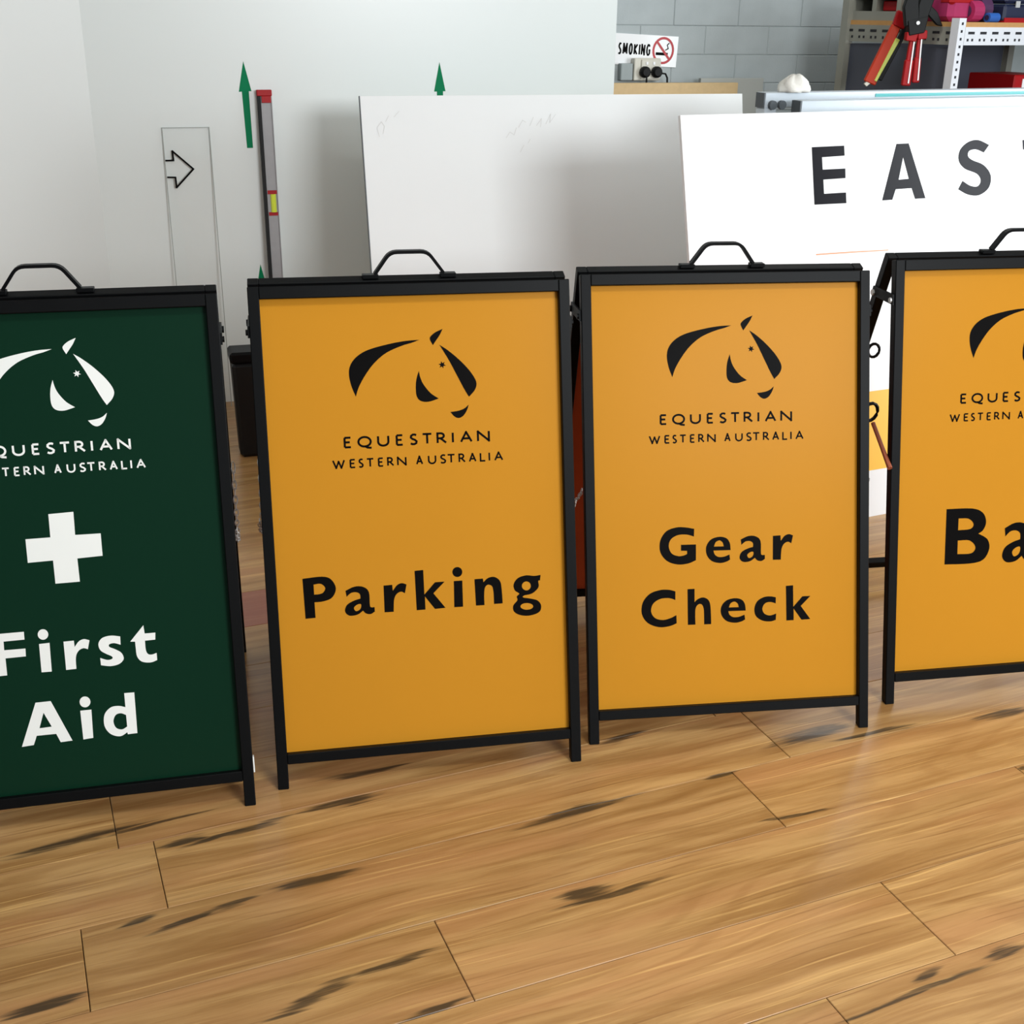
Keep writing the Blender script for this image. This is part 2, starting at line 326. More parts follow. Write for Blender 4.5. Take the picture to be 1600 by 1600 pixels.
LINE_ONE = [('E', -1488, -1326, 6934, 233), ('Q', -1214, -926, 6934, 233), ('U', -818, -572, 6933, 234), ('E', -444, -286, 6933, 234), ('S', -170, 5, 6933, 235), ('T', 83, 303, 6933, 235), ('R', 383, 597, 6933, 236), ('I', 690, 744, 6932, 236), ('A', 862, 1121, 6932, 237), ('N', 1213, 1481, 6932, 237)]
LINE_TWO = [('W', -1736, -1479, 6523, 188), ('E', -1390, -1266, 6524, 188), ('S', -1218, -1107, 6524, 188), ('T', -1059, -898, 6525, 189), ('E', -823, -705, 6526, 189), ('R', -639, -494, 6526, 189), ('N', -438, -244, 6527, 189), ('A', -54, 90, 6528, 190), ('U', 190, 362, 6529, 190), ('S', 433, 568, 6530, 191), ('T', 580, 753, 6531, 191), ('R', 817, 965, 6531, 191), ('A', 1027, 1186, 6532, 191), ('L', 1255, 1384, 6533, 192), ('I', 1437, 1471, 6533, 192), ('A', 1554, 1741, 6534, 192)]
STREAKS = [(-0.022, 2.098, 0.139, 0.0122, 0.088), (0.123, 2.097, 0.111, 0.0052, 0.055), (0.171, 2.021, 0.055, 0.0089, 0.051), (0.25, 2.013, 0.117, 0.007, 0.136), (0.3, 2.016, 0.072, 0.0091, 0.146), (0.481, 2.033, 0.089, 0.0126, -0.037), (0.555, 2.117, 0.096, 0.009, -0.037), (0.059, 1.823, 0.033, 0.0075, 0.135), (0.16, 1.797, 0.108, 0.0066, 0.189), (0.221, 1.808, 0.051, 0.0102, 0.171), (0.375, 1.818, 0.086, 0.014, -0.055), (-0.101, 1.674, 0.068, 0.0115, 0.047), (0.307, 1.537, 0.08, 0.0136, 0.28), (0.447, 1.562, 0.086, 0.0086, 0.072), (0.49, 1.441, 0.057, 0.0065, 0.059), (0.925, 1.833, 0.157, 0.0087, 0.06), (0.898, 1.833, 0.09, 0.0115, 0.116), (0.867, 1.584, 0.125, 0.0062, 0.02), (0.823, 1.604, 0.057, 0.0174, -0.06), (1.247, 1.836, 0.04, 0.0061, 0.023), (1.316, 1.662, 0.09, 0.0045, -0.098), (1.522, 1.9, 0.107, 0.0198, 0.005), (1.269, 1.209, 0.037, 0.0071, 0.103), (1.429, 1.204, 0.045, 0.0109, 0.067), (1.23, 1.184, 0.159, 0.0052, 0.046), (1.868, 1.623, 0.017, 0.0075, -0.019), (1.118, 2.041, 0.068, 0.0115, 0.122), (1.984, 1.814, 0.083, 0.0131, -0.027), (1.656, 1.854, 0.126, 0.0076, -0.052)]

def smooth(ct):
    'closed outline: corners stay sharp, the rest runs as a Catmull-Rom curve'
    n = len(ct); out = []
    P = [Vector((c[0], c[1])) for c in ct]; K = [len(c) > 2 for c in ct]
    for i in range(n):
        j = (i + 1) % n
        out.append(P[i])
        if K[i] and K[j]: continue
        p1, p2 = P[i], P[j]
        p0 = P[i - 1] if not K[i] else p1 * 2 - p2
        p3 = P[(j + 1) % n] if not K[j] else p2 * 2 - p1
        if K[i]: p0 = p1 - (p2 - p1) * .5
        if K[j]: p3 = p2 + (p2 - p1) * .5
        for t in (.25, .5, .75):
            out.append(.5 * ((2 * p1) + (p2 - p0) * t + (2 * p0 - 5 * p1 + 4 * p2 - p3) * t * t + (3 * p1 - p0 - 3 * p2 + p3) * t ** 3))
    return out
def gbox(g):
    xs = [q[0] for c in g for q in c]; ys = [q[1] for c in g for q in c]
    return min(xs), min(ys), max(xs), max(ys)
def glyph(key, to=None):
    g = GLYPHS[key]; cs = [smooth(c) for c in g]
    if to:
        a = gbox(g); sx = (to[2] - to[0]) / (a[2] - a[0]); sy = (to[3] - to[1]) / (a[3] - a[1])
        cs = [[Vector((to[0] + (p.x - a[0]) * sx, to[1] + (p.y - a[1]) * sy)) for p in c] for c in cs]
    return [[p * 1e-4 for p in c] for c in cs]
def arc(cx, cy, rx, ry, a0, a1, n=10):
    return [(cx + rx * math.cos(math.radians(a0 + (a1 - a0) * k / n)), cy + ry * math.sin(math.radians(a0 + (a1 - a0) * k / n))) for k in range(n + 1)]
STROKES = {
    'E': [[(0, 0), (0, 1)], [(0, 1), (1, 1)], [(0, .52), (.85, .52)], [(0, 0), (1, 0)]],
    'Q': [arc(.5, .5, .5, .5, 0, 360, 24), [(.5, .04), (.72, -.12), (1.05, -.17)]],
    'U': [[(0, 1), (0, .4)] + arc(.5, .4, .5, .4, 180, 360, 12)[1:] + [(1, 1)]],
    'S': [[(.92, .93), (.7, 1), (.4, 1), (.12, .86), (.1, .7), (.3, .56), (.7, .44), (.95, .28), (.88, .1), (.6, 0), (.3, 0), (.04, .09)]],
    'T': [[(0, 1), (1, 1)], [(.5, 1), (.5, 0)]],
    'R': [[(0, 0), (0, 1), (.35, 1)] + arc(.38, .74, .38, .26, 90, -90, 8) + [(0, .48)], [(.36, .48), (1, 0)]],
    'I': [[(.5, 0), (.5, 1)]],
    'A': [[(0, 0), (.5, 1), (1, 0)], [(.18, .34), (.82, .34)]],
    'N': [[(0, 0), (0, 1), (1, 0), (1, 1)]],
    'W': [[(0, 1), (.27, 0), (.5, .85), (.73, 0), (1, 1)]],
    'L': [[(0, 1), (0, 0), (1, 0)]],
    'M': [[(0, 0), (.08, 1), (.5, .2), (.92, 1), (1, 0)]],
    'O': [arc(.5, .5, .5, .5, 0, 360, 20)],
    'K': [[(0, 0), (0, 1)], [(1, 1), (.08, .5), (1, 0)]],
    'G': [[(.95, .84), (.7, 1), (.35, 1), (.05, .75), (0, .5), (.05, .25), (.35, 0), (.7, 0), (.98, .14), (.98, .48), (.6, .48)]],
}
def stroke_faces(bm, pts, th, put):
    # a sharp turn ends one stroke and starts the next, squared off at the turn
    for i in range(1, len(pts) - 1):
        u = (Vector(pts[i]) - Vector(pts[i - 1])).normalized(); v = (Vector(pts[i + 1]) - Vector(pts[i])).normalized()
        if u.dot(v) < .35:
            stroke_faces(bm, list(pts[:i]) + [tuple(Vector(pts[i]) + u * th * .4)], th, put)
            stroke_faces(bm, [tuple(Vector(pts[i]) - v * th * .4)] + list(pts[i + 1:]), th, put)
            return
    P = [Vector(p) for p in pts]; n = len(P)
    closed = (P[0] - P[-1]).length < 1e-6
    L_, R_ = [], []
    for i in range(n):
        a = P[i] - P[i - 1] if i else (P[0] - P[-2] if closed else P[1] - P[0])
        b = P[i + 1] - P[i] if i < n - 1 else (P[1] - P[0] if closed else P[-1] - P[-2])
        a = a.normalized(); b = b.normalized(); d = (a + b)
        d = d.normalized() if d.length > 1e-4 else a
        k = min(1.9, 1 / max(.3, abs(d.dot(a))))
        nn = Vector((-d.y, d.x)) * th / 2 * k
        L_.append(P[i] + nn); R_.append(P[i] - nn)
    va = [bm.verts.new(put(p)) for p in L_]; vb = [bm.verts.new(put(p)) for p in R_]
    for i in range(n - 1):
        bm.faces.new((va[i], va[i + 1], vb[i + 1], vb[i]))
def stroke_line(bm, letters, th, put):
    'letters: (char, left, right, baseline, cap height) in metres'
    for ch, a, b, y, h in letters:
        w = max(1e-4, b - a - th); hh = h - th
        for s in STROKES[ch]:
            stroke_faces(bm, [(a + th / 2 + p[0] * w, y + th / 2 + p[1] * hh) for p in s], th, put)
def outline_mesh(name, contours, put):
    'fills outlines with their holes through a flat curve, then lays them on the surface'
    cu = bpy.data.curves.new(name, 'CURVE'); cu.dimensions = '2D'; cu.fill_mode = 'BOTH'
    for c in contours:
        s = cu.splines.new('POLY'); s.points.add(len(c) - 1); s.use_cyclic_u = True
        for k, p in enumerate(c): s.points[k].co = (p.x, p.y, 0, 1)
    o = bpy.data.objects.new(name, cu); C.objects.link(o)
    me = bpy.data.meshes.new_from_object(o.evaluated_get(bpy.context.evaluated_depsgraph_get()))
    bpy.data.objects.remove(o); bpy.data.curves.remove(cu)
    for v in me.vertices: v.co = put(Vector((v.co.x, v.co.y)))
    me.materials.clear()
    return me

# ------------------------------------------------------------------ the room
E17 = math.radians(17)
def W17(s, d, z=0, Y=4.6):
    return Vector((s * math.cos(E17) - d * math.sin(E17), Y + s * math.sin(E17) + d * math.cos(E17), z))
# floor: slab with every laminate board laid on it
floor = struct(obj('floor', box(-3.2, 6, -3, 10.2, -.1, -.0125), M['plank_gap']))
PL, PW = 1.311, .2035
bmk = box(.0007, PL - .0007, .0005, PW - .0005, -.0125, 0)
bmesh.ops.bevel(bmk, geom=[e for e in bmk.edges if all(abs(v.co.z) < 1e-6 for v in e.verts)], offset=.0011, segments=1, affect='EDGES')
plank_me = bpy.data.meshes.new('plank'); bmesh.ops.recalc_face_normals(bmk, faces=bmk.faces[:]); bmk.to_mesh(plank_me); bmk.free()
plank_me.materials.append(floor_mat())
red_plank_me = plank_me.copy(); red_plank_me.materials[0] = floor_mat('red_brown_laminate', .75)
known = {7: .05, 0: .543, 1: -.035, 2: .113, -1: .034, -2: 1.079}
for r in range(-5, 17):
    v0 = 1.433 + PW * r
    off = known.get(r, random.uniform(0, PL))
    k0 = math.floor((-1.7 - off) / PL)
    for k in range(k0, k0 + 5):
        u0 = off + k * PL
        if u0 > 3.4: continue
        o = bpy.data.objects.new('plank', red_plank_me if (r, k) == (7, 0) else plank_me); C.objects.link(o); o.parent = floor
        o.location = (u0 * math.cos(PSI) - v0 * math.sin(PSI), u0 * math.sin(PSI) + v0 * math.cos(PSI), 0)
        o.rotation_euler = (0, 0, PSI)
        if (r, k) == (7, 0): o['label'] = 'redder brown plank'
ceiling = struct(obj('ceiling', box(-3.2, 6, -3, 10.2, 3.0, 3.08), M['ceiling']))
KW = 1.11; YW = 4.6 * KW
def wz(z): return CAM_H - KW * (CAM_H - z)
fw17 = lambda x, y, z: W17(x, y, z, YW)
struct(obj('wall_middle', box(-1.452 * KW, .365 * KW, 0, .11, 0, 3.0, fw17), M['wall']))
cnr = W17(-1.452 * KW, 0, 0, YW)
ldir = Vector((-.52, -.854, 0)); lnor = Vector((-.854, .52, 0))
struct(obj('wall_left', box(0, 3.2, 0, .11, 0, 3.0, lambda x, y, z: cnr + ldir * x + lnor * y + Vector((0, 0, z))), M['wall_matt']))
# rear block wall
def WB(s, d, z=0):
    return Vector((1.035 + s * math.cos(E17) - d * math.sin(E17), 7.475 + s * math.sin(E17) + d * math.cos(E17), z))
wall_back = struct(obj('wall_back', box(-2.6, 3.6, .0035, .2, 0, 3.0, WB), M['mortar']))
BL, BH = .4, .1535
blk = box(.0012, BL - .0012, 0, .03, .0018, BH - .0018)
bmesh.ops.bevel(blk, geom=blk.edges[:], offset=.003, segments=1, affect='EDGES')
bmesh.ops.recalc_face_normals(blk, faces=blk.faces[:])
blk_me = bpy.data.meshes.new('block'); blk.to_mesh(blk_me); blk.free(); blk_me.materials.append(M['block'])
for row in range(-4, 3):
    z0 = 1.413 + row * BH
    for k in range(-3, 6):
        s0 = (-.17 if row % 2 == 0 else .03) + k * BL
        if s0 < -1.3 or s0 > 1.7: continue
        o = bpy.data.objects.new('block', blk_me); C.objects.link(o); o.parent = wall_back
        o.location = WB(s0, random.uniform(-.001, .001), z0); o.rotation_euler = (0, 0, E17)

# ------------------------------------------------------------------ sandwich boards
HW, TUBE, V1 = .297, .022, None
V1 = FOOT_GAP + .918 + .024
def put_small(scale, du, v_from, v_to, put):
    return lambda p: put(Vector((p.x * scale + du, v_to + (p.y - v_from) * scale)))
def make_sign(i, label, panel_m, ink_m, words, cross=False, rear_panel=True, chain='chain'):
    X, Y, yaw, t = SIGN_POSE[i]
    root = thing('sandwich_board', label, 'sign', (X, Y, 0), yaw, 'sandwich boards in a row')
    st, ct = math.sin(t), math.cos(t)
    def F(u, w, v): return Vector((u, v * st + w * ct, max(0, v * ct - w * st)))
    a, b_ = HW, HW + TUBE
    for s in (-1, 1):
        x0, x1 = sorted((s * a, s * b_))
        obj('leg', box(x0, x1, 0, TUBE, 0, V1, F), M['black'], root, bevel=.0015)
    obj('top_rail', box(-a, a, 0, TUBE, V1 - .024, V1, F), M['black'], root, bevel=.0015)
    obj('bottom_rail', box(-a, a, 0, TUBE, FOOT_GAP - .021, FOOT_GAP, F), M['black'], root, bevel=.0015)
    panel = obj('insert_panel', box(-a, a, .0160, .0195, FOOT_GAP, V1 - .024, F), panel_m, root)
    put = lambda p: F(p.x, .0156, p.y)
    if i == 0:
        lput = lambda p: put(Vector((p.x * .93, .7271 + (p.y - .692) * .93)))
    elif i == 3:
        lput = lambda p: put(Vector((p.x + .0015, p.y - .001)))
    else: lput = put
    link('logo', outline_mesh('logo', glyph('logo'), lput), ink_m, panel)
    for nm, ln, th in (('lettering', LINE_ONE, .0042), ('lettering', LINE_TWO, .0033)):
        bm = bmesh.new()
        stroke_line(bm, [(c, p * 1e-4, q * 1e-4, (.6933 if ln is LINE_ONE else .6528), h * 1e-4) for c, p, q, y, h in ln], th, lput)
        me = bpy.data.meshes.new(nm); bm.to_mesh(me); bm.free(); link(nm, me, ink_m, panel)
    for wd in words:
        cs = []
        for g in wd: cs += glyph(*g) if isinstance(g, tuple) else glyph(g)
        link('lettering', outline_mesh('lettering', cs, put), ink_m, panel)
    if cross: link('cross_symbol', outline_mesh('cross', glyph('f_cross'), put), ink_m, panel)
    if i == 0:
        obj('tag', box(b_ + .0005, b_ + .003, .004, .016, .068, .100, F), M['white_ink'], root)['label'] = 'small white tag on the leg'
    # rear frame
    yt, zt, D = V1 * st + .046, V1 * ct + .002, .655
    L = math.hypot(D - yt, zt); rs, rc = (D - yt) / L, zt / L
    def R(u, w, v): return Vector((u, D - v * rs + w * rc, max(0, v * rc + w * rs)))
    h = TUBE / 2
    for s in (-1, 1):
        x0, x1 = sorted((s * a, s * b_))
        obj('leg', box(x0, x1, -h, h, 0, L, R), M['black'], root, bevel=.0015)
    obj('top_rail', box(-a, a, -h, h, L - .024, L, R), M['black'], root, bevel=.0015)
    obj('bottom_rail', box(-a, a, -h, h, FOOT_GAP - .021, FOOT_GAP, R), M['black'], root, bevel=.0015)
    if rear_panel:
        rp = obj('rear_panel', box(-a, a, -.001, .004, FOOT_GAP, L - .024, R), M['rust'], root)
        rp['label'] = 'rear panel with a rust red inner face'
    # hinge plates joining front and rear legs just under the top, each with a bolt
    for s in (-1, 1):
        x0, x1 = sorted((s * b_, s * (b_ + .004)))
        p1 = F(0, .004, V1 - .075); p2 = F(0, .004, V1 - .098); q1 = R(0, h - .002, L - .085); q2 = R(0, h - .002, L - .108)
        bm = bmesh.new(); addprism(bm, [(0, 0)] * 0 or [(p1.y, p1.z), (p2.y, p2.z), (q2.y, q2.z), (q1.y, q1.z)], x0, x1, lambda y, x, z: Vector((x, y, z)))
        hp = obj('hinge_plate', bm, M['black'], root)
        for c0, r_ in ((R(s * (b_ + .003), 0, L - .097), .007), (F(s * (b_ + .003), .012, V1 - .087), .006)):
            obj('bolt', addcyl(bmesh.new(), c0, c0 + Vector((s * .005, 0, 0)), r_, 8), M['black'] if i < 3 else M['steel'], hp)
    # carry handle on the top
    pts = soft([(-.069, .002), (-.038, .045), (.037, .045), (.069, .002)], .014)
    tilt = lambda x, y, z: Vector((x, yt + y, zt + .006 + z))
    hd = obj('handle', strip(bmesh.new(), pts, .0062, -.008, .008, tilt), M['black'], root)
    for s in (-1, 1):
        bm = box(min(s * .062, s * .094), max(s * .062, s * .094), -.010, .010, -.006, .002, tilt)
        obj('handle_foot', bm, M['black'], hd, bevel=.001)
    # spreaders between the legs
    for s in (-1, 1):
        x = s * (HW + TUBE + .004)
        pa = F(x, TUBE * .5, .56); pb = R(x, 0, .60)
        if chain == 'chain':
            bm = bmesh.new(); n = 22; sag = .085
            q = [pa.lerp(pb, k / n) - Vector((0, 0, sag * 4 * (k / n) * (1 - k / n))) for k in range(n + 1)]
            for k in range(n):
                c = (q[k] + q[k + 1]) / 2; d = (q[k + 1] - q[k]); ln = d.length; d.normalize()
                e = Vector((1, 0, 0)) if k % 2 else d.cross(Vector((1, 0, 0))).normalized()
                ring = [c + d * math.cos(z) * (ln * .72) + e * math.sin(z) * .0042 for z in [2 * math.pi * j / 8 for j in range(8)]]
                addtube(bm, ring, .0012, 4, closed=True)
            obj('spreader_chain', bm, M['steel'], root)
        elif s < 0:
            # a rusted link with an eye, and a dark hook hanging off the rear leg
            e1 = F(x, -.002, .555); e2 = Vector((x - .004, e1.y + .10, e1.z + .075))
            bm = bmesh.new(); addtube(bm, [e1, e1.lerp(e2, .5), e2], [.006, .005, .005], 8)
            sp = obj('spreader_link', bm, M['link_rust'], root); sp['label'] = 'rust orange spreader link'
            for cc, r in ((e2 + Vector((0, .02, .02)), .021), (e2 + Vector((-.006, .045, -.03)), .017)):
                ring = [cc + Vector((math.cos(z) * r, .3 * math.cos(z) * r, math.sin(z) * r)) for z in [2 * math.pi * j / 14 for j in range(14)]]
                obj('ring', addtube(bmesh.new(), ring, .0042, 6, closed=True), M['black'], sp)
            cc = R(x + .030, -.03, L * .775)
            ring = [cc + Vector((math.cos(z) * .014, 0, math.sin(z) * .016)) for z in [2 * math.pi * j / 14 for j in range(14)]]
            hk = obj('hook_ring', addtube(bmesh.new(), ring, .0035, 6, closed=True), M['black'], root)
    return root

make_sign(0, 'dark green First Aid sandwich board with a white cross', M['green'], M['white_ink'],
          [['f_F', 'f_i', 'f_r', 'f_s', 'f_t'], ['f_A', 'f_j', 'f_d']], cross=True)
make_sign(1, 'yellow sandwich board reading Parking, right of the green one', M['yellow'], M['ink'],
          [['k_P', 'k_a', 'k_r', 'k_k', 'k_i', 'k_n', 'k_g']])
make_sign(2, 'yellow sandwich board reading Gear Check over two lines', M['yellow'], M['ink'],
          [['g_G', 'g_e', ('k_a', (273, 3873, 850, 4441)), ('k_r', (1031, 3885, 1495, 4446))],
           ['g_C', 'g_h', ('g_e', (-156, 2521, 404, 3071)), 'g_c', ('k_k', (1330, 2513, 1894, 3299))]])
make_sign(3, 'yellow sandwich board at the right edge, its word starting Ba', M['yellow'], M['ink'],
          [['b_B', ('k_a', (-286, 3178, 539, 4100))]], rear_panel=False, chain='link')

# ------------------------------------------------------------------ big white EAST panel leaning behind the boards
ey, et, eh, eu = EAST_POSE[:4]
east = thing('sign_panel', 'large white panel lettered EAST in charcoal capitals, leaning behind the boards', 'sign', EAST_POSE[4:], ey)
def EP(u, w, v): return Vector((u, v * math.sin(et) + w * math.cos(et), max(0, v * math.cos(et) - w * math.sin(et))))
obj('panel', box(eu, eu + 2.44, 0, .012, 0, eh, EP), M['white_sign'], east)
ep = lambda p: EP(p.x, -.0006, p.y)
for k in 'EAST':
    link('letter', outline_mesh('letter', glyph('e_' + k), ep), M['vinyl'], east)
link('scratch', outline_mesh('scratch', glyph('e_scratch'), ep), M['peach'], east)
yb = [Vector(q) for q in ((-.25, .1486), (1.2, .1486), (1.2, .399), (-.25, .399))]
o = link('printed_band', outline_mesh('band', [yb], ep), M['band'], east); o['label'] = 'yellow printed band'

# ------------------------------------------------------------------ things leaning on the white wall
def lean_frame(d_base, d_top, z_top):
    Lh = math.hypot(z_top, d_top - d_base); s_, c_ = (d_top - d_base) / Lh, z_top / Lh
    return Lh, (lambda x, w, v: Vector((x, d_base + v * s_ + w * c_, max(0, v * c_ - w * s_))))
wb = thing('white_sheet', 'large blank white sheet leaning at an angle in front of the white wall', 'sheet', W17(0, 0), E17)
Lb, FB = lean_frame(-.30, -.03, 1.206)
obj('sheet', box(-.574, .868, 0, .010, 0, Lb, FB), M['white_board'], wb, bevel=.001)
obj('edge_trim', box(-.5765, -.574, -.001, .011, 0, Lb, FB), M['alu_dark'], wb)
bm = bmesh.new()
fb = lambda p: FB(p.x, -.0006, p.y)
for ln in ([(-.515, 1.10), (-.522, 1.13), (-.505, 1.15), (-.495, 1.135), (-.502, 1.11)], [(-.49, 1.15), (-.478, 1.17)], [(-.46, 1.165), (-.44, 1.185)],
           [(-.06, 1.09), (-.045, 1.11), (-.03, 1.10), (-.02, 1.125)], [(-.012, 1.125), (.004, 1.15), (.016, 1.142)], [(.03, 1.13), (.045, 1.16)], [(.055, 1.13), (.075, 1.155), (.07, 1.125)], [(.09, 1.135), (.11, 1.17), (.105, 1.14), (.13, 1.17)], [(-.01, 1.04), (.005, 1.065)], [(.02, 1.07), (.03, 1.085)]):
    stroke_faces(bm, ln, .002, fb)
me = bpy.data.meshes.new('scribble'); bm.to_mesh(me); bm.free(); link('scribble', me, M['pencil'], wb)['kind'] = 'stuff'

ac = thing('acrylic_strip', 'clear acrylic strip with an outlined arrow, leaning on the white wall', 'strip', W17(0, 0, 0, YW), E17)
La, FA0 = lean_frame(-.065, -.006, wz(1.107))
kz = La / wz(1.107)
FA = lambda x, w, v: FA0(x * KW, w, v)
zv = lambda z: wz(z) * kz
obj('strip', box(-1.234, -1.0835, 0, .004, 0, La, FA), M['clear'], ac)
for x0, x1 in ((-1.2365, -1.234), (-1.0835, -1.081)):
    obj('cut_edge', box(x0, x1, 0, .004, 0, La, FA), M['clear_edge'], ac)
obj('cut_edge', box(-1.2365, -1.081, 0, .004, La, La + .0015, FA), M['clear_edge'], ac)
bm = bmesh.new()
stroke_faces(bm, [(s_, zv(z_)) for s_, z_ in ((-1.234, 1.003), (-1.2075, 1.003), (-1.2085, 1.033), (-1.145, .974), (-1.205, .915), (-1.206, .948), (-1.233, .949))], .0062, lambda p: FA(p.x, -.0006, p.y))
me = bpy.data.meshes.new('arrow_outline'); bm.to_mesh(me); bm.free(); link('arrow_outline', me, M['ink'], ac)

lv = thing('spirit_level', 'grey spirit level with red ends leaning upright on the white wall', 'level', W17(0, 0, 0, YW), E17)
Ll, FL = lean_frame(-.085, -.030, wz(1.227))
lx = -.898 * KW
obj('body', box(lx - .011, lx + .027, .004, .022, .0, Ll - .022, FL), M['grey_alu'], lv, bevel=.001)
obj('edge_rail', box(lx - .023, lx - .011, .0, .026, 0, Ll - .022, FL), M['dark_rubber'], lv, bevel=.001)['label'] = 'black edge rail'
obj('edge_rail', box(lx + .027, lx + .030, .0, .026, 0, Ll - .022, FL), M['grey_alu'], lv)
obj('end_cap', box(lx - .024, lx + .031, -.001, .027, Ll - .022, Ll, FL), M['red'], lv, bevel=.002)
obj('end_cap', box(lx - .008, lx + .027, -.001, .003, Ll - .046, Ll - .022, FL), M['red'], lv, bevel=.001)
vz = wz(.862)
vh = obj('vial_holder', box(lx - .008, lx + .030, .001, .022, vz - .05, vz - .037, FL), M['red'], lv)
addv = obj('vial_holder', box(lx - .008, lx + .030, .001, .022, vz + .03, vz + .044, FL), M['red'], lv)
bm = bmesh.new(); addcyl(bm, FL(lx + .012, .004, vz - .037), FL(lx + .012, .004, vz + .03), .011, 12)
obj('vial', bm, M['vial'], lv, smooth=False)

# green arrow decals on the wall
def decal(pts, label):
    cs = [[Vector((p[0] * KW, wz(p[1]))) for p in pts]]
    me = outline_mesh('arrow_decal', cs, lambda p: Vector((p.x, -.0006, p.y)))
    o = link('arrow_decal', me, M['arrow_green']); o.location = W17(0, 0, 0, YW); o.rotation_euler = (0, 0, E17)
    return tag(o, label, 'decal', 'green arrows stuck on the white wall')
decal([(-.955, 1.316), (-.976, 1.219), (-.966, 1.220), (-.961, 1.038), (-.941, 1.038), (-.943, 1.221), (-.934, 1.221)], 'whole green arrow pointing up, left of the spirit level')
decal([(-.286, 1.314), (-.306, 1.217), (-.296, 1.217), (-.292, 1.036), (-.272, 1.036), (-.274, 1.218), (-.265, 1.218)], 'green arrowhead showing above the blank white sheet')
decal([(-.942, .643), (-.962, .545), (-.952, .545), (-.948, .365), (-.928, .365), (-.930, .546), (-.921, .546)], 'green arrow tip just above the Parking board, below the whole arrow')

# small black bin on the floor by the wall
bn = thing('plastic_bin', 'small black plastic bin on the floor by the white wall', 'bin', W17(-1.0, -.16), E17)
def taper(x, y, z):
    k = .88 + .12 * min(1, z / .37); return Vector((x * k, y * k, z))
bm = bmesh.new(); addbox(bm, -.082, .068, -.06, .05, .0, .345, taper)
obj('body', bm, M['dark_rubber'], bn, bevel=.012)
obj('lid', box(-.086, .072, -.064, .054, .345, .385), M['black'], bn, bevel=.008)

# ------------------------------------------------------------------ behind the EAST panel: aluminium frames standing on edge
def EF(u, d, z=0):
    return Vector((EAST_POSE[4] + u * math.cos(ey) - d * math.sin(ey), EAST_POSE[5] + u * math.sin(ey) + d * math.cos(ey), z))
def alu_frame(d, u0, z1, label, film=False):
    r = thing('aluminium_frame', label, 'frame', EF(0, d), ey, 'aluminium frames on edge behind the white panel')
    w = .045; u1 = u0 + 1.9
    obj('rail', box(u0, u1, 0, w, z1 - w, z1), M['alu'], r, bevel=.002)
    obj('rail', box(u0, u1, 0, w, 0, w), M['alu'], r, bevel=.002)
    for a in (u0, u1 - w): obj('post', box(a, a + w, 0, w, w, z1 - w), M['alu'], r, bevel=.002)
    obj('end_cap', box(u0 - .004, u0, .001, w - .001, z1 - w + .001, z1 - .001), M['alu_dark'], r)
    for k in (0, 1) if film else ():
        bm = bmesh.new(); c = Vector((u0 + .024 + k * .034, -.001, z1 - .036)); addcyl(bm, c, c + Vector((0, -.012, 0)), .0135, 12)
        bm2 = obj('tube_end', bm, M['alu_dark'], r)
    if film: obj('film_strip', box(u0 + .42, u1, -.0015, 0, z1 - .018, z1 - .008), M['teal'], r)['label'] = 'teal film strip'
    return r
alu_frame(.36, -.185, 1.243, 'nearest aluminium frame on edge, just behind the EAST panel')
alu_frame(.44, -.262, 1.262, 'farther aluminium frame with a teal film line, behind the nearest', True)
# bunched white cloth on the corner of the frames
cl = bmesh.new()
bmesh.ops.create_uvsphere(cl, u_segments=20, v_segments=12, radius=1)
for v in cl.verts:
    a = math.atan2(v.co.y, v.co.x); k = 1 + .14 * math.sin(5 * a + 3 * v.co.z) + .08 * math.sin(11 * a)
    v.co = Vector((v.co.x * .052 * k, v.co.y * .035 * k, max(-.2, v.co.z) * .042 * (1 + .12 * math.sin(7 * a)) + .008))
clo = obj('cloth', cl, M['cloth'], None, True); clo.location = EF(-.15, .45, 1.2625); clo.rotation_euler = (0, 0, ey)
tag(clo, 'bunched white cloth lying on the corner of the aluminium frames', 'cloth')

# ------------------------------------------------------------------ on the block wall
ns = thing('no_smoking_sign', 'white smoking sign with red prohibition ring on the block wall', 'sign', WB(-.375, -.002, 1.284), E17)
tl = math.radians(-2.6)
def NS(x, y, z): return Vector((x * math.cos(tl) - z * math.sin(tl), y, x * math.sin(tl) + z * math.cos(tl)))
obj('plate', box(-.235, .235, -.003, 0, -.082, .082, NS), M['white_sign'], ns)
bm = bmesh.new(); x = -.126
for ch, w in zip('SMOKING', (.022, .031, .025, .025, .008, .026, .026)):
    stroke_line(bm, [(ch, x, x + w, -.028, .062)], .0095, lambda p: NS(p.x, -.0036, p.y)); x += w + .0055
me = bpy.data.meshes.new('lettering'); bm.to_mesh(me); bm.free(); link('lettering', me, M['ink'], ns)
cx = .148
bm = bmesh.new(); stroke_faces(bm, arc(cx, .004, .060, .066, 0, 360, 28), .013, lambda p: NS(p.x, -.004, p.y))
stroke_faces(bm, [(cx - .042, .050), (cx + .042, -.042)], .013, lambda p: NS(p.x, -.0042, p.y))
me = bpy.data.meshes.new('prohibition_ring'); bm.to_mesh(me); bm.free(); link('prohibition_ring', me, M['sign_red'], ns)
bm = bmesh.new(); stroke_faces(bm, [(cx - .044, -.014), (cx + .030, -.014)], .015, lambda p: NS(p.x, -.0036, p.y))
stroke_faces(bm, [(cx + .012, .006), (cx + .030, .016), (cx + .022, .034), (cx + .034, .046)], .006, lambda p: NS(p.x, -.0036, p.y))
me = bpy.data.meshes.new('cigarette_symbol'); bm.to_mesh(me); bm.free(); link('cigarette_symbol', me, M['ink'], ns)

